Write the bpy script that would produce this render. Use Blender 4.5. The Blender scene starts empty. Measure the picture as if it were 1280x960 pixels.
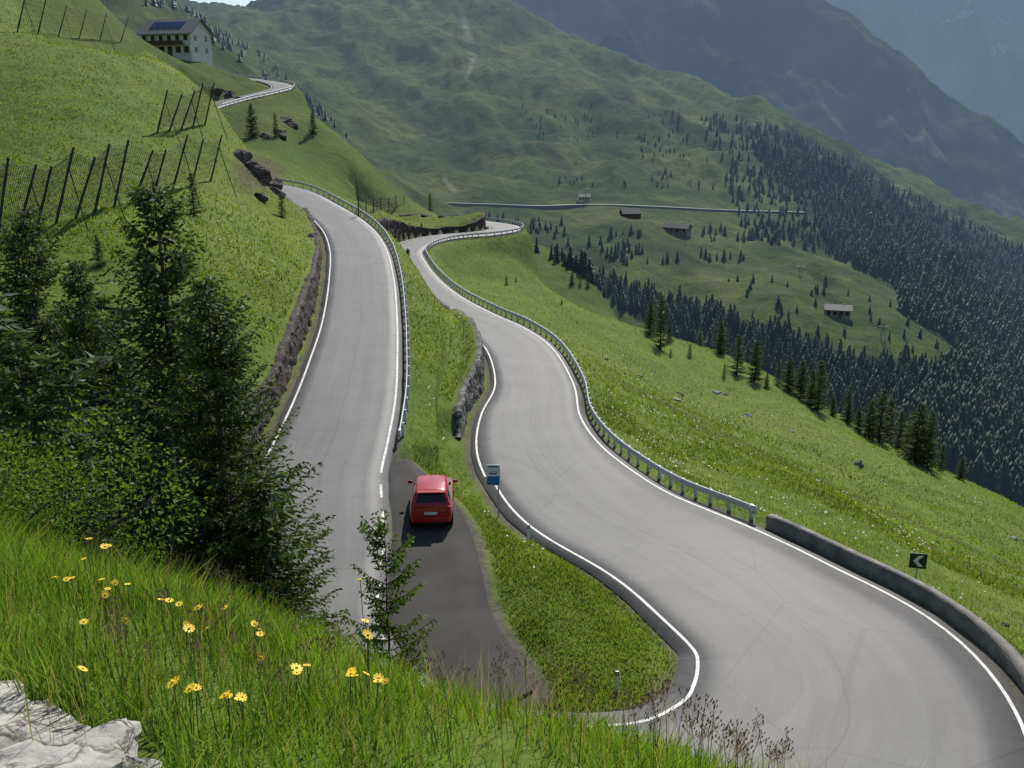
import bpy, math, random, bmesh
import numpy as np
from mathutils import Vector, Matrix
random.seed(7); RNG=np.random.default_rng(7)
scene=bpy.context.scene
F0=1200.0; PIT=math.radians(16); CP,SP=math.cos(PIT),math.sin(PIT)
# ---------------------------------------------------------------- helpers
def ray(u,v):
    a=(u-640)/F0; b=(480-v)/F0
    return np.array([a,CP+b*SP,-SP+b*CP])
def Wz(u,v,z):
    d=ray(u,v); return d*(z/d[2])
def Wt(u,v,t): return ray(u,v)*t
def proj(x,y,z):
    dep=y*CP-z*SP; up=y*SP+z*CP
    dep=np.maximum(dep,0.01)
    return 640+F0*x/dep, 480-F0*up/dep
def sstep(a,b,x):
    t=np.clip((x-a)/(b-a),0,1); return t*t*(3-2*t)
def _h(ix,iy,s):
    n=(ix*374761393+iy*668265263+s*1442695041)&0xffffffff
    n=((n^(n>>13))*1274126177)&0xffffffff
    return ((n^(n>>16))&0xffff)/65535.0
def vn(x,y,s=0):
    x=np.asarray(x,float); y=np.asarray(y,float)
    ix=np.floor(x).astype(np.int64); iy=np.floor(y).astype(np.int64)
    fx=x-ix; fy=y-iy; fx=fx*fx*(3-2*fx); fy=fy*fy*(3-2*fy)
    a=_h(ix,iy,s);b=_h(ix+1,iy,s);c=_h(ix,iy+1,s);d=_h(ix+1,iy+1,s)
    return (a*(1-fx)+b*fx)*(1-fy)+(c*(1-fx)+d*fx)*fy
def fbm(x,y,s=0,o=4):
    r=0;a=.5;k=1.0
    for i in range(o):
        c,sn=math.cos(i*1.1),math.sin(i*1.1)
        r=r+a*vn((x*c-y*sn)*k+i*17.3,(x*sn+y*c)*k-i*9.1,s+i); a*=.5;k*=2.03
    return r/(1-.5**o)-.5
def mesh_np(name,V,F,mat=None,smooth=False,col=None,uv=None,link=True):
    V=np.asarray(V,dtype=np.float32); F=np.asarray(F,dtype=np.int32)
    m=bpy.data.meshes.new(name)
    m.vertices.add(len(V)); m.vertices.foreach_set('co',V.ravel())
    k=F.shape[1]
    m.loops.add(F.size); m.polygons.add(len(F))
    m.polygons.foreach_set('loop_start',np.arange(0,F.size,k,dtype=np.int32))
    m.loops.foreach_set('vertex_index',F.ravel())
    m.update(calc_edges=True)
    if smooth: m.polygons.foreach_set('use_smooth',np.ones(len(F),dtype=bool))
    if col is not None:
        c=np.ones((len(V),4),dtype=np.float32); c[:,:3]=col
        at=m.color_attributes.new('Col','FLOAT_COLOR','POINT'); at.data.foreach_set('color',c.ravel())
    if uv is not None:
        l=m.uv_layers.new(name='UVMap'); l.data.foreach_set('uv',np.asarray(uv,dtype=np.float32)[F.ravel()].ravel())
    if mat: m.materials.append(mat)
    if not link: return m
    o=bpy.data.objects.new(name,m); scene.collection.objects.link(o); return o
def empty(name,loc=(0,0,0),rz=0):
    e=bpy.data.objects.new(name,None); e.location=loc; e.rotation_euler=(0,0,rz); e.empty_display_size=.3
    scene.collection.objects.link(e); return e
def pyobj(name,V,F,mats,parent=None,fm=None,smooth=False,loc=(0,0,0),rot=(0,0,0)):
    m=bpy.data.meshes.new(name); m.from_pydata([tuple(map(float,v)) for v in V],[],[tuple(f) for f in F]); m.update()
    for x in (mats if isinstance(mats,list) else [mats]): m.materials.append(x)
    if fm: 
        for p,i in zip(m.polygons,fm): p.material_index=i
    if smooth:
        for p in m.polygons: p.use_smooth=True
    o=bpy.data.objects.new(name,m); scene.collection.objects.link(o); o.location=loc; o.rotation_euler=rot
    if parent: o.parent=parent
    return o
def boxVF(cx,cy,cz,sx,sy,sz):
    V=[(cx+sx*a/2,cy+sy*b/2,cz+sz*c/2) for c in(-1,1) for a,b in((-1,-1),(1,-1),(1,1),(-1,1))]
    F=[(3,2,1,0),(4,5,6,7),(0,1,5,4),(1,2,6,5),(2,3,7,6),(3,0,4,7)]
    return V,F
def box(name,c,s,mat,parent=None,bev=0,rot=(0,0,0)):
    V,F=boxVF(0,0,0,*s); o=pyobj(name,V,F,mat,parent,loc=c,rot=rot)
    if bev:
        b=o.modifiers.new('b','BEVEL'); b.width=bev; b.segments=2
    return o
def tubeVF(p0,p1,r0,r1=None,n=6,off=0):
    r1=r0 if r1 is None else r1
    p0=np.array(p0,float);p1=np.array(p1,float); d=p1-p0; d/=max(np.linalg.norm(d),1e-9)
    a=np.cross(d,[0,0,1.]); 
    if np.linalg.norm(a)<1e-3:a=np.cross(d,[1.,0,0])
    a/=np.linalg.norm(a); b=np.cross(d,a)
    V=[];F=[]
    for p,r in((p0,r0),(p1,r1)):
        for i in range(n):
            t=2*math.pi*i/n; V.append(p+r*(math.cos(t)*a+math.sin(t)*b))
    for i in range(n): F.append((off+i,off+(i+1)%n,off+n+(i+1)%n,off+n+i))
    return V,F
def mats_tubes(name,segs,mat,parent=None,n=5):
    V=[];F=[]
    for s in segs:
        v,f=tubeVF(s[0],s[1],s[2],s[3] if len(s)>3 else None,n,len(V)); V+=v;F+=f
    o=mesh_np(name,np.array(V),np.array(F),mat,True)
    if parent:o.parent=parent
    return o
# ---------------------------------------------------------------- materials
HAZE_GLOW=(0.165,0.245,0.35); HL=5800.0  # emission colour and fall-off length of the painted distance haze
def newmat(name):
    m=bpy.data.materials.new(name); m.use_nodes=True; nt=m.node_tree; nt.nodes.clear()
    out=nt.nodes.new('ShaderNodeOutputMaterial'); return m,nt,out
def N(nt,t,**k):
    n=nt.nodes.new(t)
    for a,b in k.items(): setattr(n,a,b)
    return n
def math_(nt,op,a,b=None,c=None):
    n=N(nt,'ShaderNodeMath',operation=op)
    for i,x in enumerate((a,b,c)):
        if x is None: continue
        if isinstance(x,(int,float)): n.inputs[i].default_value=x
        else: nt.links.new(x,n.inputs[i])
    return n.outputs[0]
def noise(nt,scale,detail=4,rough=.6,vec=None):
    n=N(nt,'ShaderNodeTexNoise'); n.inputs['Scale'].default_value=scale; n.inputs['Detail'].default_value=detail; n.inputs['Roughness'].default_value=rough
    if vec is not None: nt.links.new(vec,n.inputs['Vector'])
    return n.outputs['Fac']
def ramp(nt,fac,stops):
    r=N(nt,'ShaderNodeValToRGB'); nt.links.new(fac,r.inputs[0]); e=r.color_ramp.elements
    while len(e)<len(stops): e.new(.5)
    for x,(p,c) in zip(e,stops): x.position=p; x.color=(c if len(c)==4 else (*c,1))
    return r.outputs[0]
def mixc(nt,fac,a,b,bt='MIX'):
    n=N(nt,'ShaderNodeMix',data_type='RGBA',blend_type=bt)
    for s,x in((n.inputs[0],fac),(n.inputs[6],a),(n.inputs[7],b)):
        if isinstance(x,(int,float)): s.default_value=x
        elif isinstance(x,tuple): s.default_value=(*x,1)
        else: nt.links.new(x,s)
    return n.outputs[2]
def haze_glow(nt,sh,out):  # aerial haze painted into the material: glow growing with distance from the origin
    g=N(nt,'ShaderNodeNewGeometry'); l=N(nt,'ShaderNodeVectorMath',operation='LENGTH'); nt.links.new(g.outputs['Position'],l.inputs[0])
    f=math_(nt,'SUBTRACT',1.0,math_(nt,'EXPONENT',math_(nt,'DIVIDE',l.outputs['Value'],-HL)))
    e=N(nt,'ShaderNodeEmission'); e.inputs[0].default_value=(*HAZE_GLOW,1)
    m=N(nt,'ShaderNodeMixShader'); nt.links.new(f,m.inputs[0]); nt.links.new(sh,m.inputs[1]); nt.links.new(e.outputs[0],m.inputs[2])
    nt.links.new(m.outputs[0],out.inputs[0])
def pos(nt): return N(nt,'ShaderNodeNewGeometry').outputs['Position']
def bump(nt,h,s,d):
    b=N(nt,'ShaderNodeBump'); b.inputs['Strength'].default_value=s; b.inputs['Distance'].default_value=d; nt.links.new(h,b.inputs['Height']); return b.outputs[0]
def simple(name,c,rough=.6,metal=0,var=.15,scale=6,coat=0,spec=.5,bmp=0):
    m,nt,out=newmat(name); p=N(nt,'ShaderNodeBsdfPrincipled')
    tc=N(nt,'ShaderNodeTexCoord').outputs['Object']
    f=noise(nt,scale,4,.6,tc)
    lo=tuple(x*(1-var) for x in c); hi=tuple(min(1,x*(1+var)) for x in c)
    nt.links.new(ramp(nt,f,[(.3,lo),(.7,hi)]),p.inputs['Base Color'])
    p.inputs['Roughness'].default_value=rough; p.inputs['Metallic'].default_value=metal; p.inputs['Coat Weight'].default_value=coat
    p.inputs['Specular IOR Level'].default_value=spec
    if bmp: nt.links.new(bump(nt,f,.5,bmp),p.inputs['Normal'])
    nt.links.new(p.outputs[0],out.inputs[0]); return m
def leafmat(name,tr=.4,hz=False,rough=.6):
    m,nt,out=newmat(name); a=N(nt,'ShaderNodeAttribute',attribute_name='Col')
    d=N(nt,'ShaderNodeBsdfPrincipled'); t=N(nt,'ShaderNodeBsdfTranslucent'); x=N(nt,'ShaderNodeMixShader')
    d.inputs['Roughness'].default_value=rough; d.inputs['Specular IOR Level'].default_value=.25
    nt.links.new(a.outputs['Color'],d.inputs['Base Color'])
    c=mixc(nt,1.0,a.outputs['Color'],(1.6,1.55,.65),'MULTIPLY'); nt.links.new(c,t.inputs[0])
    x.inputs[0].default_value=tr; nt.links.new(d.outputs[0],x.inputs[1]); nt.links.new(t.outputs[0],x.inputs[2])
    if hz: haze_glow(nt,x.outputs[0],out)
    else: nt.links.new(x.outputs[0],out.inputs[0])
    return m
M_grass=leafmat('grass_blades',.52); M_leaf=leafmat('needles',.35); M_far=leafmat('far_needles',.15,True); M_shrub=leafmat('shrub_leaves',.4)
M_bark=simple('bark',(.09,.065,.05),.9,bmp=.02)
def terrain_mat():
    m,nt,out=newmat('alpine_meadow'); a=N(nt,'ShaderNodeAttribute',attribute_name='Col'); P=pos(nt)
    p=N(nt,'ShaderNodeBsdfPrincipled'); p.inputs['Roughness'].default_value=.95; p.inputs['Specular IOR Level'].default_value=.1
    l=N(nt,'ShaderNodeVectorMath',operation='LENGTH'); nt.links.new(P,l.inputs[0])
    far=N(nt,'ShaderNodeMapRange'); nt.links.new(l.outputs['Value'],far.inputs[0]); far.inputs[1].default_value=150; far.inputs[2].default_value=500
    n1=noise(nt,2.2,6,.75,P); n2=noise(nt,.3,6,.72,P); n3=noise(nt,.04,10,.8,P)
    near=mixc(nt,.5,ramp(nt,n1,[(.32,(.45,.45,.45)),(.7,(1.6,1.5,1.3))]),ramp(nt,n2,[(.32,(.5,.6,.6)),(.68,(1.5,1.35,1.15))]))
    farc=ramp(nt,n3,[(.34,(.32,.40,.42)),(.5,(1,1,.95)),(.66,(1.8,1.6,1.3))])
    c=mixc(nt,1.0,a.outputs['Color'],mixc(nt,far.outputs[0],near,farc),'MULTIPLY')
    nt.links.new(c,p.inputs['Base Color'])
    b1=bump(nt,n1,.6,.2)
    b2=N(nt,'ShaderNodeBump'); b2.inputs['Strength'].default_value=1; b2.inputs['Distance'].default_value=12.0
    nt.links.new(math_(nt,'MULTIPLY',n3,far.outputs[0]),b2.inputs['Height']); nt.links.new(b1,b2.inputs['Normal'])
    nt.links.new(b2.outputs[0],p.inputs['Normal'])
    haze_glow(nt,p.outputs[0],out); return m
M_terr=terrain_mat()
def asphalt(name,lo,hi,streak=True):
    m,nt,out=newmat(name); P=pos(nt); p=N(nt,'ShaderNodeBsdfPrincipled')
    f=noise(nt,30,3,.7,P); g=noise(nt,.3,6,.7,P)
    c=mixc(nt,.55,ramp(nt,f,[(.3,lo),(.7,hi)]),ramp(nt,g,[(.35,lo),(.65,hi)]))
    p.inputs['Roughness'].default_value=.9; p.inputs['Specular IOR Level'].default_value=.2
    if streak:
        p.inputs['Roughness'].default_value=.62; p.inputs['Specular IOR Level'].default_value=.45
        uv=N(nt,'ShaderNodeUVMap').outputs[0]; mp=N(nt,'ShaderNodeMapping'); mp.inputs['Scale'].default_value=(1.1,.035,1); nt.links.new(uv,mp.inputs[0])
        s=noise(nt,1.3,5,.65,mp.outputs[0]); c=mixc(nt,.6,c,ramp(nt,s,[(.3,(.68,.68,.69)),(.5,(1,1,1)),(.7,(1.28,1.28,1.26))]),'MULTIPLY')
        sx=N(nt,'ShaderNodeSeparateXYZ'); nt.links.new(uv,sx.inputs[0])
        wob=math_(nt,'ADD',sx.outputs[0],math_(nt,'MULTIPLY',noise(nt,.25,3,.5,P),.5))
        d=math_(nt,'ABSOLUTE',math_(nt,'SUBTRACT',wob,.25))
        c=mixc(nt,1.0,c,ramp(nt,d,[(.0,(.62,.62,.62)),(.045,(1,1,1))]),'MULTIPLY')
        v=N(nt,'ShaderNodeTexVoronoi',feature='DISTANCE_TO_EDGE'); v.inputs['Scale'].default_value=.16
        nt.links.new(mixc(nt,.25,P,N(nt,'ShaderNodeTexNoise').outputs['Color']),v.inputs['Vector'])
        c=mixc(nt,.6,c,ramp(nt,v.outputs['Distance'],[(.0,(.6,.6,.6)),(.008,(1,1,1))]),'MULTIPLY')
        v2=N(nt,'ShaderNodeTexVoronoi'); v2.distance='CHEBYCHEV'; mp2=N(nt,'ShaderNodeMapping'); mp2.inputs['Scale'].default_value=(.3,.07,1); nt.links.new(uv,mp2.inputs[0]); v2.inputs['Scale'].default_value=1.0; nt.links.new(mp2.outputs[0],v2.inputs['Vector'])
        s2=N(nt,'ShaderNodeSeparateXYZ'); nt.links.new(v2.outputs['Color'],s2.inputs[0])
        c=mixc(nt,1,c,ramp(nt,s2.outputs[0],[(.0,(.82,.82,.82)),(.2,(.95,.95,.95)),(.85,(1,1,1)),(1,(1.12,1.12,1.12))]),'MULTIPLY')
        ed=math_(nt,'ABSOLUTE',sx.outputs[0]); c=mixc(nt,.6,c,ramp(nt,math_(nt,'DIVIDE',ed,6.0),[(.1,(1,1,1)),(.25,(1.08,1.08,1.06)),(.44,(1,1,1)),(.55,(.85,.83,.81))]),'MULTIPLY')
    nt.links.new(c,p.inputs['Base Color'])
    nt.links.new(bump(nt,f,.35,.01),p.inputs['Normal']); nt.links.new(p.outputs[0],out.inputs[0]); return m
M_road=asphalt('asphalt',(.078,.078,.08),(.132,.131,.129))
M_lay=asphalt('old_asphalt',(.035,.033,.031),(.085,.08,.073),False)
M_paint=simple('white_road_paint',(.62,.62,.59),.6,var=.35,scale=3)
def stone(name,a,b,sc):
    m,nt,out=newmat(name); P=pos(nt); p=N(nt,'ShaderNodeBsdfPrincipled'); p.inputs['Roughness'].default_value=.9
    v=N(nt,'ShaderNodeTexVoronoi'); v.inputs['Scale'].default_value=sc; nt.links.new(P,v.inputs['Vector'])
    e=N(nt,'ShaderNodeTexVoronoi',feature='DISTANCE_TO_EDGE'); e.inputs['Scale'].default_value=sc; nt.links.new(P,e.inputs['Vector'])
    sx=N(nt,'ShaderNodeSeparateXYZ'); nt.links.new(v.outputs['Color'],sx.inputs[0])
    c=ramp(nt,sx.outputs[0],[(0,a),(1,b)]); c=mixc(nt,1.,c,ramp(nt,e.outputs['Distance'],[(0,(.2,.2,.2)),(.12,(1,1,1))]),'MULTIPLY')
    c=mixc(nt,.5,c,ramp(nt,noise(nt,5,5,.7,P),[(.3,(.5,.5,.5)),(.7,(1.4,1.4,1.4))]),'MULTIPLY')
    nt.links.new(c,p.inputs['Base Color']); nt.links.new(bump(nt,e.outputs['Distance'],1,.12),p.inputs['Normal']); nt.links.new(p.outputs[0],out.inputs[0]); return m
def rockmat(name,a,b,sc,bs=.15):
    m,nt,out=newmat(name); P=pos(nt); p=N(nt,'ShaderNodeBsdfPrincipled'); p.inputs['Roughness'].default_value=.95; p.inputs['Specular IOR Level'].default_value=.2
    f=noise(nt,sc,8,.7,P); e=N(nt,'ShaderNodeTexVoronoi',feature='DISTANCE_TO_EDGE'); e.inputs['Scale'].default_value=sc*.9
    nt.links.new(mixc(nt,.12,P,N(nt,'ShaderNodeTexNoise').outputs['Color']),e.inputs['Vector'])
    c=ramp(nt,f,[(.3,a),(.65,b)]); c=mixc(nt,.8,c,ramp(nt,e.outputs['Distance'],[(0,(.25,.22,.18)),(.05,(1,1,1))]),'MULTIPLY')
    nt.links.new(c,p.inputs['Base Color']); h=math_(nt,'ADD',f,math_(nt,'MINIMUM',math_(nt,'MULTIPLY',e.outputs['Distance'],4),.5)); nt.links.new(bump(nt,h,1,bs/sc),p.inputs['Normal']); nt.links.new(p.outputs[0],out.inputs[0]); return m
M_redstone=stone('porphyry_stone',(.03,.02,.018),(.10,.07,.062),2.6)
M_greystone=stone('grey_stone',(.07,.07,.066),(.2,.195,.18),2.2)
M_rock=rockmat('limestone',(.22,.21,.19),(.48,.46,.42),7,.1)
M_rockb=rockmat('boulder_stone',(.15,.14,.13),(.36,.35,.33),2)
M_rockd=rockmat('dark_rock',(.045,.04,.035),(.17,.15,.13),.9)
M_conc=simple('concrete',(.2,.185,.16),.9,var=.4,scale=1.5,bmp=.02)
M_galv=simple('galvanised_steel',(.55,.56,.56),.5,.2,var=.15)
M_post=simple('post_steel',(.38,.38,.37),.6,.3)
M_wood=simple('dark_timber',(.06,.045,.035),.85)
M_wire=simple('wire',(.12,.12,.115),.6,.3)
# ---------------------------------------------------------------- road centre line
def catmull(P,step):
    P=np.array(P,float); Q=np.vstack([2*P[0]-P[1],P,2*P[-1]-P[-2]]); out=[]
    for i in range(1,len(Q)-2):
        p0,p1,p2,p3=Q[i-1:i+3]
        n=max(2,int(np.linalg.norm(p2[:3]-p1[:3])/.25)); t=np.linspace(0,1,n,endpoint=False)[:,None]
        out.append(.5*((2*p1)+(-p0+p2)*t+(2*p0-5*p1+4*p2-p3)*t**2+(-p0+3*p1-3*p2+p3)*t**3))
    out.append(P[-1:]); C=np.vstack(out)
    for _ in range(20):
        C[1:-1]=.25*C[:-2]+.5*C[1:-1]+.25*C[2:]
    s=np.concatenate([[0],np.cumsum(np.linalg.norm(np.diff(C[:,:2],axis=0),axis=1))])
    q=np.arange(0,s[-1],step); return np.stack([np.interp(q,s,C[:,k]) for k in range(C.shape[1])],1)
def wz(u,v,z,h): return [*Wz(u,v,z),h]
pts=[[-118,312,13,3],[-100,309,11,3],[-84,302,9.2,3],[-70,290,7.5,3],[-63,275,5.6,3],[-65,261,3.8,3],[-70,245,1.6,3],[-72,225,-.8,3],[-69,200,-3.6,3],[-63,175,-6.4,3],[-54,157,-8.6,3],[-44,147,-10,3],
 wz(352,236,-11,3),wz(397,258,-12.3,3),wz(430,282,-13.2,3.05),wz(447,310,-14,3.1),wz(452,350,-14.8,3.1),wz(450,400,-15.6,3.05),wz(442,450,-16,3.1),wz(431,500,-16.3,3.15),wz(411,560,-16.6,3.15),wz(397,600,-16.75,3.15),
 wz(389,680,-17,3.15),[-7.7,30,-17.2,3.15],[-6.4,26.3,-17.35,3.15],[-3.8,23.2,-17.5,3.4],[.5,21.3,-17.6,3.9],[5.5,21.2,-17.7,4.6],[9.6,24,-17.8,5.2],[10.9,29,-17.9,5.1],[9.2,33.7,-18.05,4.7],
 wz(856,690,-18.25,4.5),wz(755,640,-18.8,4.5),wz(706,600,-19.2,4.3),wz(674,560,-19.65,4),wz(663,520,-20.1,3.6),wz(668,480,-20.5,3.25),wz(650,437,-20.85,3.2),wz(620,412,-21,3.1),wz(583,394,-21.2,3.1),wz(545,372,-21.5,3.1),wz(521,350,-21.8,3.1),wz(508,330,-22,3.1),wz(505,313,-22.1,3.1),wz(530,301,-22.2,3.1),wz(565,295,-22.3,3.1),[-5.5,180,-22.4,3.1],[-1.5,187,-22.5,3.1],[-3.5,196,-22.6,3.1],[-14,206,-22.6,3.1],[-30,212,-22.7,3.1]]
R=catmull(pts,.5)
def frame(R):
    T=np.gradient(R[:,:2],axis=0); T/=np.linalg.norm(T,axis=1)[:,None]; return T,np.stack([-T[:,1],T[:,0]],1)
T,Nn=frame(R); RZ=R[:,2]; RH=R[:,3]; n_r=len(R)
sl=np.gradient(RZ)/.5; ks=np.arange(n_r)*.5
apex=int(np.argmin(np.where((RZ<-17)&(R[:,1]<60),R[:,1],999)))
lay=catmull([wz(499,575,-16.7,.5),wz(515,615,-16.85,1.5),wz(526,650,-16.95,1.9),wz(534,700,-17.1,2.05),wz(540,770,-17.3,2.1),wz(560,820,-17.42,2.2),wz(590,850,-17.5,2.0),wz(640,885,-17.58,1.0)],.4)
LT,LN=frame(lay)
vr_pix=[(552,256,755),(620,258,790),(700,261,815),(740,257,810),(800,259,802),(870,262,815),(940,265,838),(1010,267,860)]
VR=np.array([Wt(*q) for q in vr_pix])
# ---------------------------------------------------------------- base terrain (thin plate spline in log-polar coordinates)
px=[(-100,640,7),(0,700,6.5),(200,755,6),(400,825,5.6),(550,880,5),(700,912,4.6),(880,970,4.2),(1100,1050,4),(1300,1150,3.8),
 (100,930,3.0),(400,945,3.3),(600,960,3.3),
 (330,470,55),(250,400,54),(300,300,75),(370,320,86),(352,270,106),(330,207,126),(303,185,129),(275,150,132),(200,250,76),(250,200,97),(130,280,60),(0,300,55),(0,150,85),(0,450,38),(0,0,140),(100,60,110),(150,78,130),
 (110,150,85),(262,125,142),(205,90,140),(215,78,255),(180,70,262),(262,84,262),(240,76,285),(250,104,228),(290,100,262),(140,40,200),(100,-10,230),(60,-60,200),(-200,200,70),(-200,-50,130),
 (530,278,184),(495,274,168),(540,280,205),(440,200,216),(400,160,228),(430,250,168),(465,264,158),(370,180,215),(335,150,215),
 (1280,640,140),(1155,588,168),(1022,512,190),(930,472,208),(822,432,216),(760,385,270),(700,348,320),(640,318,300),
 (700,400,140),(820,500,100),(950,570,85),(1100,650,75),(1280,740,62),(640,350,200),(1200,760,48),(1280,780,48),(1400,760,70),(1050,620,70),(880,500,130),(760,430,135),(1500,780,110),
 (310,14,2300),(270,20,1900),(450,-45,2400),(560,-25,2100),(640,12,1900),(740,72,1750),(850,117,1600),(930,150,1450),(1020,188,1350),(1120,240,1250),(1280,320,1150),(1450,400,1100),(1700,480,1000),
 (350,70,1500),(450,60,1600),(600,100,1350),(750,165,1150),(900,215,1000),(1050,275,880),(1200,345,800),(1280,430,640),(400,140,1150),(480,200,950),(600,228,840),
 (330,100,900),(600,275,640),(660,310,520),(800,300,640),(900,340,560),(1000,330,580),(1100,365,530),(1160,430,430),(1050,400,450),(950,415,430),(850,378,470),(1280,530,430),(1200,500,390),(1500,600,420),(740,340,500),
 (205,3,1300),(120,-40,700)]+vr_pix
wd=[(0,.8,-1.75),(-2,.8,-1.75),(2,.8,-1.95),(-4,2,-2.1),(-3,3,-2.2),(-1,8,-5.9),(-6.2,15.9,-12),(-4.7,14,-10.3),(5,10,-10),(9,9,-11),(14,14,-16.5),(20,20,-19),(26,28,-21),(-8,9,-5.6),(-14,13,-6.8),(-25,20,-6),(-13.5,25,-13.2),(-17,30,-10),(-11,19,-11),(1,12,-12),
 (1.5,30,-17.4),(0.6,34,-17.3),(-60,176,-5),
 (60,290,-150),(30,330,-105),(-40,330,-60),(95,300,-120),(160,270,-160),(200,200,-130),(230,150,-120),(150,100,-85),
 (-200,420,20),(-60,420,-40),(-95,380,0),
 (-150,3200,-100),(300,3200,-200),(900,3000,-450),(1300,2600,-500),(-1200,3000,400),(1600,1500,-500),(900,900,-330)]
C=[Wt(*p) for p in px]+[np.array(w,float) for w in wd]
for i in range(0,n_r,9): C.append(np.array([R[i,0],R[i,1],RZ[i]]))
C=np.array(C)
def lp(x,y):
    r=np.hypot(x,y); return np.arctan2(x,y)*2.2,np.log(r+1.5)
ca,cl=lp(C[:,0],C[:,1]); cv=C[:,2]/(np.hypot(C[:,0],C[:,1])+4)
def U(d2): return .5*d2*np.log(d2+1e-12)
n=len(C); K=U((ca[:,None]-ca)**2+(cl[:,None]-cl)**2)+np.eye(n)*1.5e-4
A=np.zeros((n+3,n+3)); A[:n,:n]=K; Pm=np.stack([np.ones(n),ca,cl],1); A[:n,n:]=Pm; A[n:,:n]=Pm.T
sol=np.linalg.solve(A,np.concatenate([cv,[0,0,0]]))
def base(x,y):
    x=np.asarray(x,float).ravel(); y=np.asarray(y,float).ravel(); o=np.empty(len(x)); a,l=lp(x,y)
    for i in range(0,len(x),40000):
        s=slice(i,i+40000); d2=(a[s,None]-ca)**2+(l[s,None]-cl)**2
        o[s]=U(d2)@sol[:n]+sol[n]+sol[n+1]*a[s]+sol[n+2]*l[s]
    return o*(np.hypot(x,y)+4)
SX=np.concatenate([R[:,0],lay[:,0]]);SY=np.concatenate([R[:,1],lay[:,1]]);SZ=np.concatenate([RZ,lay[:,2]-.08]);SH=np.concatenate([RH,lay[:,3]-.15])
STx=np.concatenate([T[:,0],LT[:,0]]);STy=np.concatenate([T[:,1],LT[:,1]]);SS=np.concatenate([sl,np.gradient(lay[:,2])/.4])
def roadinfo(x,y):
    x=np.asarray(x,float).ravel(); y=np.asarray(y,float).ravel(); m=len(x)
    f=np.full(m,999.); k=np.zeros(m,int)
    idx=np.where((y<335)&(x<60)&(x>-135)&(y>8))[0]
    for i in range(0,len(idx),20000):
        j=idx[i:i+20000]; d=np.sqrt((x[j,None]-SX)**2+(y[j,None]-SY)**2)-SH
        kk=np.argmin(d,1); f[j]=d[np.arange(len(j)),kk]; k[j]=kk
    dx=x-SX[k]; dy=y-SY[k]; z=SZ[k]+SS[k]*(dx*STx[k]+dy*STy[k]); side=STx[k]*dy-STy[k]*dx
    return f,k,z,side
def wallh(k,side):
    kk=np.minimum(k,n_r-1); y=R[kk,1]; isR=k<n_r
    up=isR&(kk<apex)&(side<0); lo=isR&(kk>apex)&(side>0)
    h=np.zeros(len(k))
    h=np.where(up,1.25*sstep(26,32,y)*(1-sstep(112,122,y)),h)
    h=np.where(lo&(y<130),3.0*sstep(52,70,y)*(1-sstep(88,108,y)),h)
    h=np.where(lo&(y>=130),1.4*sstep(150,160,y),h)
    return h
def H(x,y,info=None):
    x=np.asarray(x,float).ravel(); y=np.asarray(y,float).ravel()
    z=base(x,y); r=np.hypot(x,y)
    if info is None: info=roadinfo(x,y)
    f,k,rz,side=info
    z=z+fbm(x/3.1,y/3.1,3,3)*.35*sstep(3,20,r)*(1-sstep(200,500,r))
    z=z+fbm(x/14,y/14,5,4)*1.4*sstep(20,80,r)*sstep(1,8,f)
    dv=np.full(len(x),1e9)
    for a,b in zip(VR[:-1],VR[1:]):
        t=np.clip(((x-a[0])*(b[0]-a[0])+(y-a[1])*(b[1]-a[1]))/((b[0]-a[0])**2+(b[1]-a[1])**2),0,1); dv=np.minimum(dv,np.hypot(x-a[0]-t*(b[0]-a[0]),y-a[1]-t*(b[1]-a[1])))
    q=.04+.96*sstep(5,110,dv)
    g=fbm(x/170+.002*y,y/330,11,6); rd=np.abs(fbm(x/230,y/420,23,5))*2
    z=z+(g*75-rd*75+14)*sstep(350,1100,r)*q
    z=z+fbm(x/45,y/60,31,5)*18*sstep(260,600,r)*q
    hw=wallh(k,side)
    tgt=np.maximum(z,np.where(hw>0.02,rz+hw*np.exp(-np.maximum(f-.8,0)/4),-1e9))
    B=4.5-4.05*sstep(.0,.9,hw); islay=(k>=n_r); B=np.where(islay,1.2,B)
    st=np.where(islay,.15,.75)
    inner=(side>0)&(k<n_r)&(rz<-17.1)&(rz>-18.5); B=np.where(inner,1.5,B); st=np.where(inner,.25,st)
    t=sstep(0,1,(f-st)/B)
    low=rz-.05-.0012*r
    low=np.where(f<.05,low,rz-.03-.0008*r)
    return low+(tgt-low)*t
# ---------------------------------------------------------------- terrain grid
AZ=np.concatenate([np.linspace(-1.2,-.6,50,endpoint=False),np.linspace(-.6,.56,740),np.linspace(.56,1.15,50)[1:]])
RR=np.exp(np.linspace(math.log(.7),math.log(3300),780))
ga,gr=np.meshgrid(AZ,RR,indexing='ij'); gx=(np.sin(ga)*gr).ravel(); gy=(np.cos(ga)*gr).ravel()
inf=roadinfo(gx,gy); gz=H(gx,gy,inf); GZ=gz.reshape(ga.shape); SLP=GZ/RR[None,:]
def hit(u,v,rmin=8,rmax=3200):
    d=ray(u,v); az=math.atan2(d[0],d[1]); s=d[2]/math.hypot(d[0],d[1])
    i=min(max(np.searchsorted(AZ,az)-1,0),len(AZ)-2); w=(az-AZ[i])/(AZ[i+1]-AZ[i])
    p=SLP[i]*(1-w)+SLP[i+1]*w; ok=np.where((p>=s)&(RR>rmin)&(RR<rmax))[0]
    if len(ok)==0: return None
    j=ok[0]; 
    if j>0 and p[j-1]<s: q=(s-p[j-1])/(p[j]-p[j-1]); r=RR[j-1]*(RR[j]/RR[j-1])**q
    else: r=RR[j]
    return np.array([math.sin(az)*r,math.cos(az)*r,s*r])
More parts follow.
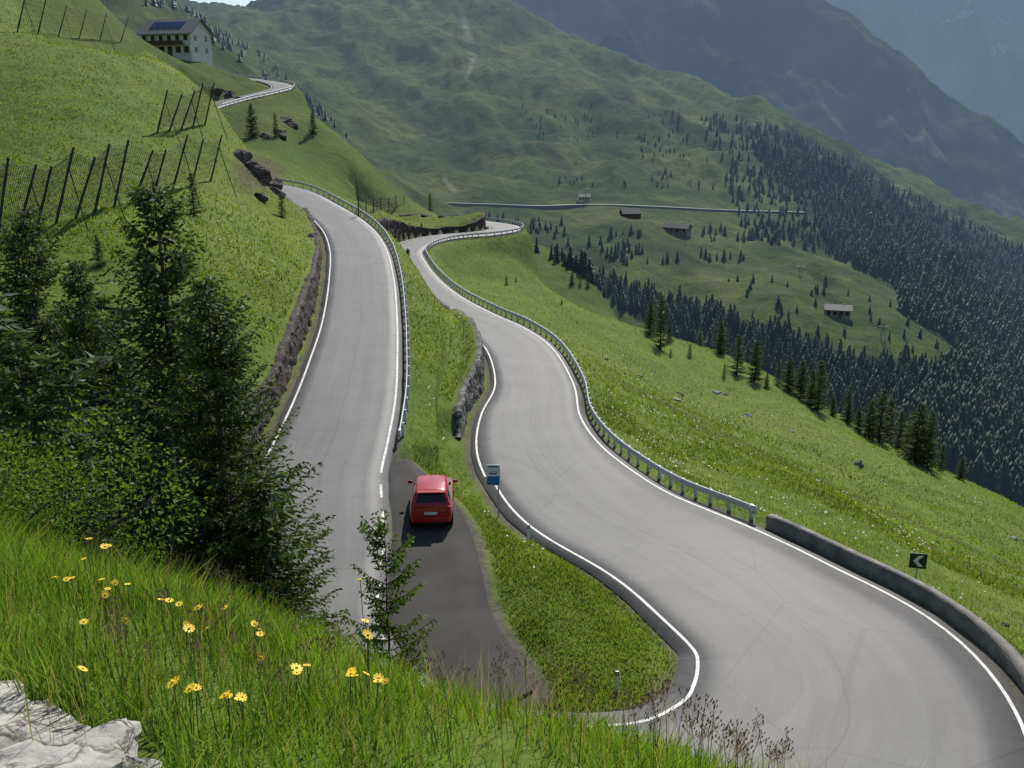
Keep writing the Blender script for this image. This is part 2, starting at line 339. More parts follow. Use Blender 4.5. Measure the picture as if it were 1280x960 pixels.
def inpoly(u,v,P):
    c=np.zeros(np.shape(u),bool); j=len(P)-1
    for i in range(len(P)):
        xi,yi=P[i];xj,yj=P[j]
        c^=((yi>v)!=(yj>v))&(u<(xj-xi)*(v-yi)/((yj-yi)+1e-9)+xi); j=i
    return c
FP1=[(925,150),(1020,182),(1120,236),(1285,315),(1600,440),(1600,800),(1280,640),(1180,590),(1100,560),(1150,500),(1195,455),(1185,425),(1130,395),(1115,355),(1040,320),(1020,270),(960,220)]
FP2=[(845,375),(900,385),(990,420),(1060,445),(1190,455),(1200,600),(1100,570),(1010,505),(930,465),(850,425),(760,375),(700,345),(720,335),(790,355)]
gu,gv=proj(gx,gy,gz); gr_=gr.ravel()
far=gr_>250
forest=(inpoly(gu+fbm(gx/40,gy/40,51,4)*60,gv+fbm(gx/40,gy/40,52,4)*50,FP1)|inpoly(gu,gv+fbm(gx/40,gy/40,52,4)*30,FP2))&far
nz1=fbm(gx/9,gy/9,61,4); nz2=fbm(gx/60,gy/90,62,5); nz3=fbm(gx/1.3,gy/1.3,63,3); nz4=fbm(gx/28,gy/28,67,4)
col=np.empty((len(gx),3)); g1=np.array([.09,.145,.026]); g2=np.array([.145,.19,.042]); 
w=np.clip(.5+nz1*1.3+nz4*1.2,0,1)[:,None]; col[:]=g1*(1-w)+g2*w
fc1=np.array([.055,.095,.024]); fc2=np.array([.135,.16,.05]); w2=np.clip(.5+nz2*2.6,0,1)[:,None]; fc=fc1*(1-w2)+fc2*w2
wf=sstep(260,700,gr_)[:,None]; col=col*(1-wf)+fc*wf
f,k,rz,side=inf
dirt=(np.clip(1-np.hypot((gu-325)/45,(gv-215)/35),0,1)*1.6)*(gr_>90)*(gr_<200)
dirt=np.maximum(dirt,np.clip((nz1-.22)*5,0,1)*.5*(gr_<300))
wd_=np.clip(dirt+nz3*.4*(dirt>0.02),0,1)[:,None]; col=col*(1-wd_)+np.array([.11,.09,.07])*wd_
def seg(u,v,a,b,wd):
    ax,ay=a;bx,by=b; t=np.clip(((u-ax)*(bx-ax)+(v-ay)*(by-ay))/((bx-ax)**2+(by-ay)**2),0,1); d=np.hypot(u-ax-t*(bx-ax),v-ay-t*(by-ay)); return np.clip(1.3-d/wd,0,1)
sc=np.zeros(len(gx))
for a,b,wd2 in[((575,10),(585,45),4),((585,45),(592,75),6),((592,75),(583,98),3),((555,225),(568,238),3)]: sc=np.maximum(sc,seg(gu,gv,a,b,wd2)*(gr_>600))
sc=(sc*np.clip(.6+nz2*2,0,1))[:,None]*.7; col=col*(1-sc)+np.array([.34,.32,.28])*sc
for a,b,wd2 in[((650,145),(695,200),9),((640,150),(660,185),6),((700,200),(720,230),7),((600,275),(760,330),22),((520,120),(640,190),10),((760,120),(930,200),12),((420,60),(560,180),14),((780,290),(860,330),16)]:
    q=(seg(gu,gv,a,b,wd2)*(gr_>480)*np.clip(.7+nz2*3,0,1))[:,None]*.65; col=col*(1-q)+np.array([.03,.042,.028])*q
col[forest]=np.array([.016,.026,.013])
sh=np.where((f<.7),1-sstep(.25,.7,f+nz3*.5),0)[:,None]; col=col*(1-sh)+np.array([.12,.11,.095])*sh
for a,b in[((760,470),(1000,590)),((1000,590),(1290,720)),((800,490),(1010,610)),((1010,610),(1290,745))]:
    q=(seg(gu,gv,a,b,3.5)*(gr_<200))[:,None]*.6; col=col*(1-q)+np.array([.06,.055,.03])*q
na,nr=ga.shape; I=np.arange(na*nr).reshape(na,nr)
Fq=np.stack([I[:-1,:-1],I[:-1,1:],I[1:,1:],I[1:,:-1]],-1).reshape(-1,4)[:,::-1]
mesh_np('terrain',np.stack([gx,gy,gz],1),Fq,M_terr,True,col)
# ---------------------------------------------------------------- far mountains
def mountain(name,ridge,r0,z0,seed,c1,c2,amp,nu=300,nvv=220):
    m,nt,out=newmat(name+'_rock'); P=pos(nt); p=N(nt,'ShaderNodeBsdfPrincipled'); p.inputs['Roughness'].default_value=1; p.inputs['Specular IOR Level'].default_value=0
    mp=N(nt,'ShaderNodeMapping'); mp.inputs['Scale'].default_value=(1,1,.35); nt.links.new(P,mp.inputs[0])
    f1=noise(nt,.0045,12,.75,mp.outputs[0]); nt.links.new(ramp(nt,f1,[(.4,c1),(.52,tuple((a+b)/2.6 for a,b in zip(c1,c2))),(.62,c2)]),p.inputs['Base Color']); nt.links.new(bump(nt,noise(nt,.01,12,.8,P),1,90),p.inputs['Normal']); haze_glow(nt,p.outputs[0],out)
    P3=np.array([Wt(*q) for q in ridge]); az=np.arctan2(P3[:,0],P3[:,1]); rr=np.hypot(P3[:,0],P3[:,1])
    a=np.linspace(az[0],az[-1],nu); r1=np.interp(a,az,rr); z1=np.interp(a,az,P3[:,2])
    t=np.linspace(0,1.25,nvv); A_,T_=np.meshgrid(a,t,indexing='ij')
    r=r0+(r1[:,None]-r0)*T_; tt=np.clip(T_,0,1); z=z0+(z1[:,None]-z0)*tt**1.1-np.clip(T_-1,0,1)*3000
    x=np.sin(A_)*r; y=np.cos(A_)*r
    z=z+(-np.abs(fbm(x/500,y/1500,seed,7))*2.6*amp+fbm(x/200,y/400,seed+9,7)*amp*1.0)*(.3+.7*np.sin(np.clip(T_,0,1)*math.pi))
    I=np.arange(nu*nvv).reshape(nu,nvv); Fm=np.stack([I[:-1,:-1],I[:-1,1:],I[1:,1:],I[1:,:-1]],-1).reshape(-1,4)[:,::-1]
    mesh_np(name,np.stack([x,y,z],-1).reshape(-1,3),Fm,m,True)
mountain('mountain',[(300,60,4000),(480,0,3900),(620,-60,3800),(850,-70,3700),(1025,-5,3500),(1150,75,3300),(1280,160,3100),(1500,300,2900),(1800,450,2700)],1700,-650,71,(.015,.035,.018),(.26,.26,.18),360)
mountain('mountain',[(600,-200,8500),(900,-220,8500),(1100,-160,8500),(1300,-150,8500),(1600,-160,8500),(1900,-100,8500)],5200,-900,91,(.04,.05,.05),(.6,.58,.52),700)
# ---------------------------------------------------------------- roads
def ribbon(name,R,Nn,o1,o2,dz,mat,i0=0,i1=None,cols=2,skirt=0):
    i1=len(R) if i1 is None else i1; sl_=slice(i0,i1); C2=R[sl_]; M=Nn[sl_]; m=len(C2)
    o1=np.broadcast_to(o1,(len(R),))[sl_] if np.ndim(o1) else np.full(m,o1); o2=np.broadcast_to(o2,(len(R),))[sl_] if np.ndim(o2) else np.full(m,o2)
    V=[];UV=[]
    fr=list(np.linspace(0,1,cols))
    for q in fr:
        o=o1*(1-q)+o2*q; V.append(np.stack([C2[:,0]+M[:,0]*o,C2[:,1]+M[:,1]*o,C2[:,2]+dz],1)); UV.append(np.stack([o,np.arange(m)*.5],1))
    if skirt:
        a=V[0].copy();a[:,2]-=skirt;b=V[-1].copy();b[:,2]-=skirt; V=[a]+V+[b]; UV=[UV[0]]+UV+[UV[-1]]
    c=len(V); Va=np.stack(V,1).reshape(-1,3); I=np.arange(m*c).reshape(m,c)
    F_=np.stack([I[:-1,:-1],I[:-1,1:],I[1:,1:],I[1:,:-1]],-1).reshape(-1,4)
    return Va,F_,np.stack(UV,1).reshape(-1,2)
edge=fbm(ks/1.5,ks*0,3,3)*.12
Va,F_,UVa=ribbon('road',R,Nn,-RH-.12+edge,RH+.12+edge[::-1],0.0,M_road,cols=7,skirt=.35); 
o=mesh_np('mountain_road',Va,F_[:,::-1],M_road,False,uv=UVa)
le=fbm(np.arange(len(lay))*.5,np.arange(len(lay))*0.,8,3)*.5
Va,F_,UVa=ribbon('layby',lay,LN,-lay[:,3]+le,lay[:,3],-.06,M_lay,cols=5,skirt=.3); mesh_np('gravel_layby',Va,F_[:,::-1],M_lay,False,uv=UVa)
segs=[]
def addline(o_fun,i0,i1,w=.06):
    segs.append(ribbon('l',R,Nn,o_fun-w,o_fun+w,.005,None,i0,i1)[:2])
up_y=lambda yy:int(np.argmin(np.where(np.arange(n_r)<apex,np.abs(R[:,1]-yy),999)))
lo_y=lambda yy:int(np.argmin(np.where(np.arange(n_r)>apex,np.abs(R[:,1]-yy),999)))
iL=RH-.22
addline(-iL,0,n_r); 
iu=up_y(42); addline(iL,0,iu)
i=iu+2; j_end=up_y(26.6)
while i<j_end: addline(iL,i,i+4); i+=6
addline(iL-np.where((np.arange(n_r)>apex-18)&(np.arange(n_r)<lo_y(50)),.3,0),j_end+3,n_r)
V=[];Fl=[];off=0
for v,f_ in segs: V.append(v);Fl.append(f_+off);off+=len(v)
mesh_np('road_marking',np.vstack(V),np.vstack(Fl)[:,::-1],M_paint)
# ---------------------------------------------------------------- stone retaining walls
def wall(name,i0,i1,sgn,mat,lift=.12,seed=1):
    idx=np.arange(i0,i1); q=np.linspace(i0,i1-1,(i1-i0)*2); X=np.interp(q,idx,R[idx,0]);Y=np.interp(q,idx,R[idx,1]);Z=np.interp(q,idx,RZ[idx]);Hh=np.interp(q,idx,RH[idx]);nx=np.interp(q,idx,Nn[idx,0]);ny=np.interp(q,idx,Nn[idx,1])
    o=sgn*(Hh+1.32); top=H(X+nx*o,Y+ny*o)+lift; top=np.maximum(top,Z+.1)+fbm(q/3,q*0,seed,3)*.5
    rows=12; V=[]
    for r in range(rows+3):
        t=min(r/rows,1); oo=sgn*(Hh+.62+.18*t+max(0,r-rows)*.35); zz=Z-.25+(top-Z+.25)*t-(.25 if r==rows+2 else 0)
        dsp=fbm(q*.9,zz*2.2,seed+5,3)*.4*(1 if r<=rows else .3)
        V.append(np.stack([X+nx*(oo+sgn*dsp),Y+ny*(oo+sgn*dsp),zz],1))
    Va=np.stack(V,1).reshape(-1,3); I=np.arange(len(Va)).reshape(len(q),-1); F_=np.stack([I[:-1,:-1],I[:-1,1:],I[1:,1:],I[1:,:-1]],-1).reshape(-1,4)
    mesh_np(name,Va,F_,mat,False)
wall('stone_cut_wall',up_y(122),up_y(28),-1,M_redstone,.0,3)
wall('stone_retaining_wall',lo_y(57),lo_y(104),1,M_greystone,-.05,9)
wall('stone_retaining_wall',lo_y(150),n_r-10,1,M_redstone,.0,14)
# ---------------------------------------------------------------- guardrails
def guardrail(name,i0,i1,sgn,off=.4,step=4,h=.78):
    idx=np.arange(i0,i1); o=sgn*(RH[idx]+off); X=R[idx,0]+Nn[idx,0]*o; Y=R[idx,1]+Nn[idx,1]*o; Z=RZ[idx]-.04
    prof=[(.0,h-.33),(-.05,h-.27),(-.05,h-.22),(0,h-.18),(0,h-.15),(-.05,h-.11),(-.05,h-.06),(0,h),(.03,h),(.03,h-.33)]
    V=[np.stack([X+sgn*Nn[idx,0]*a,Y+sgn*Nn[idx,1]*a,Z+b],1) for a,b in prof]; V.append(V[0])
    Va=np.stack(V,1).reshape(-1,3); I=np.arange(len(Va)).reshape(len(idx),-1); F1=np.stack([I[:-1,:-1],I[:-1,1:],I[1:,1:],I[1:,:-1]],-1).reshape(-1,4)
    V=[Va];F=[F1];off2=len(Va)
    for q in range(0,len(idx),step):
        i=idx[q]; c=np.array([X[q]+sgn*Nn[i,0]*.11,Y[q]+sgn*Nn[i,1]*.11,Z[q]])
        v,f_=boxVF(0,0,h/2-.3,.13,.14,h+.52); v=np.array(v); rot=np.array([[T[i,0],T[i,1],0],[Nn[i,0],Nn[i,1],0],[0,0,1]])
        V.append(v@rot+c); F.append(np.array(f_)+off2); off2+=8
    for q,dr in((0,-1),(len(idx)-1,1)):
        i=idx[q]; c=np.array([X[q],Y[q],Z[q]]); v,f_=boxVF(dr*.18,0,h-.165,.4,.14,.36); rot=np.array([[T[i,0],T[i,1],0],[Nn[i,0],Nn[i,1],0],[0,0,1]])
        V.append(np.array(v)@rot+c); F.append(np.array(f_)+off2); off2+=8
    mesh_np(name,np.vstack(V),np.vstack(F),M_galv,False)
guardrail('guardrail',up_y(146),up_y(46),1,.42,4)
guardrail('guardrail',lo_y(38.8),n_r-30,-1,.5,3)
guardrail('guardrail',0,up_y(235),1,.42,5)
def parapet(i0,i1):
    idx=np.arange(i0,i1); o=-(RH[idx]+.45); V=[]
    for a,b in[(0,-.4),(0,.42),(-.03,.44),(-.03,.56),(-.36,.56),(-.36,.44),(-.33,.42),(-.33,-1.2)]:
        n_=fbm(idx*.4,idx*0+b*9,5,3)*.07; V.append(np.stack([R[idx,0]+Nn[idx,0]*(o+a+n_),R[idx,1]+Nn[idx,1]*(o+a+n_),RZ[idx]+b+n_*.8],1))
    Va=np.stack(V,1).reshape(-1,3); I=np.arange(len(Va)).reshape(len(idx),-1); F1=np.stack([I[:-1,:-1],I[:-1,1:],I[1:,1:],I[1:,:-1]],-1).reshape(-1,4)
    me=mesh_np('concrete_parapet',Va,F1,M_conc,False)
    bm=bmesh.new(); bm.from_mesh(me.data); bm.verts.ensure_lookup_table()
    bm.faces.new([bm.verts[j] for j in range(8)]); bm.faces.new([bm.verts[len(Va)-8+j] for j in range(8)]); bm.to_mesh(me.data); bm.free()
i_par0=int(np.argmin(np.hypot(R[:,0]-10.2,R[:,1]-24.3))); parapet(i_par0-6,lo_y(38.2))
# valley road across the far slope
M_farroad=simple('pale_gravel',(.27,.27,.25),.9,scale=.05)
P=catmull([[*p,0] for p in VR],4.0); t_,n_=frame(P); zc=H(P[:,0],P[:,1]); 
for _ in range(60): zc[1:-1]=.25*zc[:-2]+.5*zc[1:-1]+.25*zc[2:]
V=[]
for o_,dz in((-3.4,-6),(-3.2,1.3),(3.2,1.3),(3.4,-6)): V.append(np.stack([P[:,0]+n_[:,0]*o_,P[:,1]+n_[:,1]*o_,zc+dz],1))
Va=np.stack(V,1).reshape(-1,3); I=np.arange(len(Va)).reshape(len(P),4); F1=np.stack([I[:-1,:-1],I[:-1,1:],I[1:,1:],I[1:,:-1]],-1).reshape(-1,4); mesh_np('valley_road',Va,F1[:,::-1],M_farroad,False)
# ---------------------------------------------------------------- trees
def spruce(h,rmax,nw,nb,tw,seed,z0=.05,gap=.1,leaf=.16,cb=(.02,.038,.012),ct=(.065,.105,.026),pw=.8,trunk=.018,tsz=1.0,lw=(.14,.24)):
    rg=np.random.default_rng(seed); LV=[];LC=[]; TV=[];TF=[]
    def tube(a,b,r0,r1,n=5):
        v,f_=tubeVF(a,b,r0,r1,n,len(TV)); TV.extend(v);TF.extend(f_)
    pr=(0,0,-.6)
    for i in range(8):
        q=(0+rg.normal()*.01*h*.3,rg.normal()*.01*h*.3,h*(i+1)/8); tube(pr,q,h*trunk*(1-i/8.3),h*trunk*(1-(i+1)/8.3)+.004,7); pr=q
    cb=np.array(cb);ct=np.array(ct)
    for kq in range(nw):
        zf=z0+(1-z0)*((kq+rg.uniform(-.3,.3))/nw); zf=min(max(zf,z0),.985)
        Rk=rmax*(1-zf)**pw*(.62+.38*min(1,(zf-z0)/.06+.5))*rg.uniform(.85,1.1)
        for b in range(nb):
            if rg.random()<gap: continue
            az=rg.uniform(0,2*math.pi); Rb=Rk*rg.uniform(.5,1.2)+.05; dr=np.array([math.cos(az),math.sin(az),0]); sd=np.array([-dr[1],dr[0],0])
            ang=-.42+.95*zf+rg.normal()*.1
            def bp(s): return dr*Rb*s+np.array([0,0,zf*h+Rb*(ang*s+.36*s*s)])
            tube(bp(0),bp(.55),.012*h*(1-zf)*.35+.006,.006,3); tube(bp(.55),bp(1),.006,.003,3)
            nt_=max(3,int(tw*Rb/rmax)+2); cl=rg.uniform(.55,1.45)
            for s in np.linspace(.12,1,nt_):
                p=bp(s); tl=(.32*Rb*(1-s)+.05*rmax+.02)*rg.uniform(.6,1.3)*tsz
                for sg in(-1,1):
                    d=dr*rg.uniform(.5,1.0)+sg*sd*rg.uniform(.4,1.)+np.array([0,0,rg.uniform(-.5,.12)]); d/=np.linalg.norm(d)
                    m_=max(1,int(tl/leaf/.9))
                    for jj in range(m_+1):
                        c=p+d*leaf*.8*jj+rg.normal(size=3)*leaf*.15
                        e=d+rg.normal(size=3)*.35; e/=np.linalg.norm(e); wv=np.cross(e,rg.normal(size=3)); wv/=np.linalg.norm(wv)+1e-9
                        L=leaf*rg.uniform(.7,1.3); wd3=leaf*rg.uniform(*lw)
                        LV.append((c-e*L*.3,c+wv*wd3+e*L*.2,c+e*L,c-wv*wd3+e*L*.25))
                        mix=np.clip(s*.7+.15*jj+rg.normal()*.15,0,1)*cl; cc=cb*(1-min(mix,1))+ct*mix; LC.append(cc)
    LV=np.array(LV).reshape(-1,3); LF=np.arange(len(LV)).reshape(-1,4); LC=np.repeat(np.array(LC),4,0)
    ml=mesh_np('needles',LV,LF,M_leaf,False,LC,link=False); mt=mesh_np('trunk',np.array(TV),np.array(TF),M_bark,True,link=False)
    return ml,mt
def place(proto,name,loc,s=1,rz=None,sxy=1):
    e=empty(name,loc,random.uniform(0,6.28) if rz is None else rz); e.scale=(s*sxy,s*sxy,s)
    for m,nm in zip(proto,('foliage','trunk_and_limbs')):
        o=bpy.data.objects.new(nm,m); scene.collection.objects.link(o); o.parent=e
    return e
def Hs(x,y): return float(H([x],[y])[0])
def put_top(proto,name,x,y,ztop,h0,sxy=1,rz=None):
    zb=Hs(x,y)-.05; h=ztop-zb; print(name,round(x,1),round(y,1),'h',round(h,2)); return place(proto,name,(x,y,zb),h/h0,rz,sxy)
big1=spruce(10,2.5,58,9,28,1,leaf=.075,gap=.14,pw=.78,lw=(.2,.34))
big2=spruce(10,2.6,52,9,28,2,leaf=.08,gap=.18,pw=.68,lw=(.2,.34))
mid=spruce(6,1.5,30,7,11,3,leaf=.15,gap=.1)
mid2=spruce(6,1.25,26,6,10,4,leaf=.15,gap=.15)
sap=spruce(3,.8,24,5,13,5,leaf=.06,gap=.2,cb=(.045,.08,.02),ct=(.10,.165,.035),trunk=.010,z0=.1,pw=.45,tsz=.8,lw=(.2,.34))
toppos=Wt
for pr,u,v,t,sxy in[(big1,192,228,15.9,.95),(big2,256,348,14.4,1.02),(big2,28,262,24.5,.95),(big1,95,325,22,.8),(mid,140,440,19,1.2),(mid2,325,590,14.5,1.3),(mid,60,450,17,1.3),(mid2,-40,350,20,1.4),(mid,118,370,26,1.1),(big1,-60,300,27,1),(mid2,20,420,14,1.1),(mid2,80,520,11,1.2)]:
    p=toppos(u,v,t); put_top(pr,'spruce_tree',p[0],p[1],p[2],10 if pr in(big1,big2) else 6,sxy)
p=toppos(480,652,9.0); put_top(sap,'young_larch_tree',p[0],p[1],p[2],3,.75)
fl=[(243,268,50),(125,333,40),(353,272,30),(316,172,40),(345,172,30),(392,168,28),(538,264,22),(500,285,10),(512,290,12),(527,288,10),(825,436,66),(812,412,44),(790,388,30),(780,382,22),(735,360,18),(715,356,16),(725,358,14),(865,420,34),(862,447,18),(900,444,42),(921,468,50),(943,478,52),(905,472,18),(985,490,44),(972,482,30),(1000,499,48),(1022,514,64),(1013,508,46),(1058,520,42),(1085,540,48),(1098,552,66),(1108,554,56),(1122,562,50),(1143,578,74),(1158,586,72),(1150,572,56),(1060,530,26),(702,381,8),(633,356,12),(645,352,6),(838,447,12),(755,372,12),(770,376,15),(836,420,22),(875,432,18),(958,486,20),(1075,585,12),(1072,540,34),(1132,566,42),(1040,512,26),(1175,590,36),(1200,600,30)]
for i,(u,v,hp) in enumerate(fl):
    h=hit(u,v,30,340)
    if h is None: h=hit(u,v+8,30,340)
    if h is None: continue
    dep=h[1]*CP-h[2]*SP; hh=hp*dep/F0*1.05
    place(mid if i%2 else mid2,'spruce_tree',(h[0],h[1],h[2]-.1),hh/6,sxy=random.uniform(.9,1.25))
def lowtree(seed):
    rg=np.random.default_rng(seed); V=[];F=[]; nt_=6; m=6
    for t in range(nt_):
        z0=.08+.86*t/nt_; z1=z0+.28*(1-.4*t/nt_); r=.20*(1-t/nt_)**.8+.025; b=len(V)
        for j in range(m):
            a=2*math.pi*(j+rg.uniform(-.3,.3))/m; rr=r*rg.uniform(.6,1.25); V.append((rr*math.cos(a),rr*math.sin(a),z0+rg.uniform(-.03,.03)))
        V.append((rg.normal()*.01,rg.normal()*.01,min(z1,1.0)))
        for j in range(m): F.append((b+j,b+(j+1)%m,b+m))
    b=len(V)
    for a in(0,2.1,4.2): V.append((.015*math.cos(a),.015*math.sin(a),-.1))
    V.append((0,0,.3)); F+=[(b,b+1,b+3),(b+1,b+2,b+3),(b+2,b,b+3)]
    return np.array(V),np.array(F)
LTs=[lowtree(i) for i in range(6)]
def forest_mesh(name,P,Hh):
    V=[];F=[];Cc=[];off=0; rg=np.random.default_rng(5)
    for p,h in zip(P,Hh):
        v,f_=LTs[rg.integers(6)]; a=rg.uniform(0,6.28); c,s=math.cos(a),math.sin(a); w=h*rg.uniform(.8,1.35)
        V.append(np.stack([(v[:,0]*c-v[:,1]*s)*w+p[0],(v[:,0]*s+v[:,1]*c)*w+p[1],v[:,2]*h+p[2]-.3],1)); F.append(f_+off); off+=len(v)
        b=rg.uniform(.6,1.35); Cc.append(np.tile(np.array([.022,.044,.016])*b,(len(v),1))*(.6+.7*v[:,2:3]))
    mesh_np(name,np.vstack(V),np.vstack(F),M_far,False,np.vstack(Cc))
P=[];Hh=[]
def scatter(poly,n,hmin,hmax,rmin=250,nthr=-1):
    us=[p[0] for p in poly];vs=[p[1] for p in poly]; c=0
    for _ in range(n*6):
        if c>=n: break
        u=random.uniform(min(us),max(us));v=random.uniform(min(vs),max(vs))
        if not inpoly(np.array(u),np.array(v),poly): continue
        h=hit(u,v,rmin)
        if h is None: continue
        if nthr>-1 and fbm(np.array([h[0]/50]),np.array([h[1]/50]),77,3)[0]<nthr: continue
        P.append(h); Hh.append(random.uniform(hmin,hmax)*random.uniform(.7,1)); c+=1
scatter(FP1,9000,7,15); scatter(FP2,850,5,10)
scatter([(870,140),(930,150),(1030,270),(1040,320),(930,300),(900,200)],300,6,12)
scatter([(1110,360),(1130,400),(1190,450),(1150,460),(1000,430),(900,350),(1000,345)],45,4,7)
scatter([(600,272),(700,275),(950,290),(930,330),(700,330),(620,290)],110,4,9,nthr=.0)
scatter([(640,120),(860,140),(900,240),(700,230)],120,4,8,nthr=.05)
scatter([(320,60),(430,160),(440,190),(330,110)],60,6,11,700)
scatter([(180,8),(215,6),(250,30),(262,50),(270,60),(300,80),(310,60),(240,15)],60,8,12,400)
forest_mesh('distant_forest',P,Hh)
# ---------------------------------------------------------------- shrubs
def shrub(seed,R_,n,leaf,c1,c2):
    rg=np.random.default_rng(seed); V=[];Cc=[]; S=[]
    cs=[(rg.normal(size=3)*np.array([.45,.45,.25])+np.array([0,0,.55]))*R_ for _ in range(12)]
    for c in cs: S.append(((0,0,-.2),tuple(c),.03*R_,.01*R_))
    for i in range(n):
        c=cs[rg.integers(len(cs))]; d=rg.normal(size=3); d/=np.linalg.norm(d); rr=R_*.42*rg.uniform(.25,1.2)**.6
        p=c+d*rr; e=d+rg.normal(size=3)*.8; e/=np.linalg.norm(e); w=np.cross(e,rg.normal(size=3)); w/=np.linalg.norm(w); L=leaf*rg.uniform(.6,1.3)
        V.append((p,p+e*L*.5+w*L*.28,p+e*L,p+e*L*.5-w*L*.28)); q=rg.random(); Cc.append((np.array(c1)*(1-q)+np.array(c2)*q)*rg.uniform(.6,1.2))
    V=np.array(V).reshape(-1,3); ml=mesh_np('leaves',V,np.arange(len(V)).reshape(-1,4),M_shrub,False,np.repeat(np.array(Cc),4,0),link=False)
    TV=[];TF=[]
    for s in S:
        v,f_=tubeVF(*s,n=5,off=len(TV)); TV+=v;TF+=f_
    return ml,mesh_np('stems',np.array(TV),np.array(TF),M_bark,True,link=False)
sh1=shrub(1,1.2,9000,.05,(.08,.14,.02),(.14,.22,.03)); sh2=shrub(2,1.2,9000,.055,(.025,.05,.013),(.06,.10,.022)); sh3=shrub(3,.8,4500,.03,(.10,.06,.035),(.14,.13,.04))
for pr,u,v,t,s in[(sh1,-15,560,8.5,1.),(sh1,30,640,9,.6),(sh2,70,620,13,1.0),(sh2,30,560,16,1.2),(sh2,120,660,12,.8),(sh1,-30,680,7,.5),(sh2,0,520,19,1.4),(sh3,185,722,6.0,.32),(sh3,275,755,5.9,.28),(sh3,235,750,6.0,.28),(sh3,150,720,6.2,.25)]:
    p=Wt(u,v,t); place(pr,'shrub',(p[0],p[1],Hs(p[0],p[1])-.08),s)
# ---------------------------------------------------------------- rocks
def rock(name,loc,s,mat,seed,sq=(1,1,.7),sub=4,rough=.25,smooth=False):
    bm=bmesh.new(); bmesh.ops.create_icosphere(bm,subdivisions=sub,radius=1)
    co=np.array([v.co for v in bm.verts]); rg=np.random.default_rng(seed)
    for _ in range(14):
        d=rg.normal(size=3); d/=np.linalg.norm(d); c=rg.uniform(.55,.85); dd=co@d; co=co-np.maximum(dd-c,0)[:,None]*d
    co=co*(1+fbm(co[:,0]*2.2+seed,co[:,1]*2.2+co[:,2]*1.7,seed,6)*rough)[:,None]
    for v,c in zip(bm.verts,co): v.co=Vector(c)
    me=bpy.data.meshes.new(name); bm.to_mesh(me); bm.free(); me.materials.append(mat)
    for p in me.polygons:p.use_smooth=smooth
    o=bpy.data.objects.new(name,me); o.location=loc; o.scale=(s*sq[0],s*sq[1],s*sq[2]); o.rotation_euler=(rg.uniform(-.2,.2),rg.uniform(-.2,.2),rg.uniform(0,6)); scene.collection.objects.link(o)
for u,v,t,s,sq in[(25,945,3.0,.23,(1.3,1,.35)),(105,965,2.8,.19,(1.2,.9,.35)),(160,985,2.7,.13,(1.2,.9,.3)),(-60,930,3.1,.3,(1,.8,.4)),(60,990,2.6,.25,(1,.8,.4)),(-5,985,2.6,.25,(1,.8,.4)),(200,990,2.7,.06,(1,.8,.5)),(10,900,3.3,.06,(1.2,.8,.5))]:
    p=Wt(u,v,t); rock('limestone_rock',(p[0],p[1],min(Hs(p[0],p[1])+.03,p[2]+.02)),s,M_rock,int(u+99),sq,6,.28,False)
for i,(u,v,s) in enumerate([(318,212,2.4),(333,226,1.8),(300,196,2.0),(342,238,1.4),(308,205,1.5),(268,112,2.4),(283,118,2.6),(298,124,1.8),(345,165,2.8),(365,156,2.2),(330,170,2.0),(355,150,2),(388,296,.9),(322,244,1.2)]):
    h=hit(u,v,60,330)
    if h is not None: rock('rock_outcrop',(h[0],h[1],h[2]-s*.3),s,M_rockd,i+3,(1,1,.75),4,.35)
for i,(u,v,s) in enumerate([(850,493,.8),(845,500,.6),(895,491,.9),(905,493,.5),(935,520,.7),(1050,520,.7),(1073,582,.8),(1265,673,.5),(1278,676,.5),(757,449,.4),(800,470,.4),(990,540,.4),(1255,782,.3)]):
    h=hit(u,v,40,300)
    if h is not None: rock('boulder',(h[0],h[1],h[2]),s,M_rockb if i%3 else M_rockd,i+40,(1.1,1,.5))
# ---------------------------------------------------------------- grass
def blades(name,X,Y,h,w,lean,c,mat=M_grass):
    m=len(X); Z=H(X,Y); a=RNG.uniform(0,2*math.pi,m); la=RNG.uniform(0,2*math.pi,m); l=lean*RNG.uniform(.2,1,m)*h
    bx,by=np.cos(a)*w/2,np.sin(a)*w/2; lx,ly=np.cos(la)*l,np.sin(la)*l
    L=[(0,1.0,-.04),(.35,.8,.55),(1,.08,.97)]; V=np.empty((m,6,3))
    for i,(q,ww,hh) in enumerate(L):
        zz=Z+h*hh if i else Z-.04
        V[:,2*i]=np.stack([X+lx*q-bx*ww,Y+ly*q-by*ww,zz],1); V[:,2*i+1]=np.stack([X+lx*q+bx*ww,Y+ly*q+by*ww,zz],1)
    b=np.arange(m)[:,None]*6; F=np.concatenate([b+np.array([0,1,3,2]),b+np.array([2,3,5,4])])
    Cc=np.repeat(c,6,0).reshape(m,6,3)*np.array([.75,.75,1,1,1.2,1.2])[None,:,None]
    mesh_np(name,V.reshape(-1,3),F,mat,False,Cc.reshape(-1,3))
def gcol(m,c1,c2,dry=.06):
    q=RNG.random(m)[:,None]; c=np.array(c1)*(1-q)+np.array(c2)*q; d=RNG.random(m)<dry; c[d]=np.array([.24,.19,.10]); return c
m=100000; az=RNG.uniform(-.8,.62,m); r=np.sqrt(RNG.uniform(1.5**2,8.5**2,m)); X=np.sin(az)*r;Y=np.cos(az)*r
zz=base(X,Y); u,v=proj(X,Y,zz)
keep=~((u<205)&(v>880+.3*u)) & (RNG.random(m)<np.clip(.25+fbm(X*1.5,Y*1.5,8,3)*2+.5,.15,1)); X,Y,u=X[keep],Y[keep],u[keep]; m=len(X)
pt=fbm(X*.9,Y*.9,19,3)[:,None]
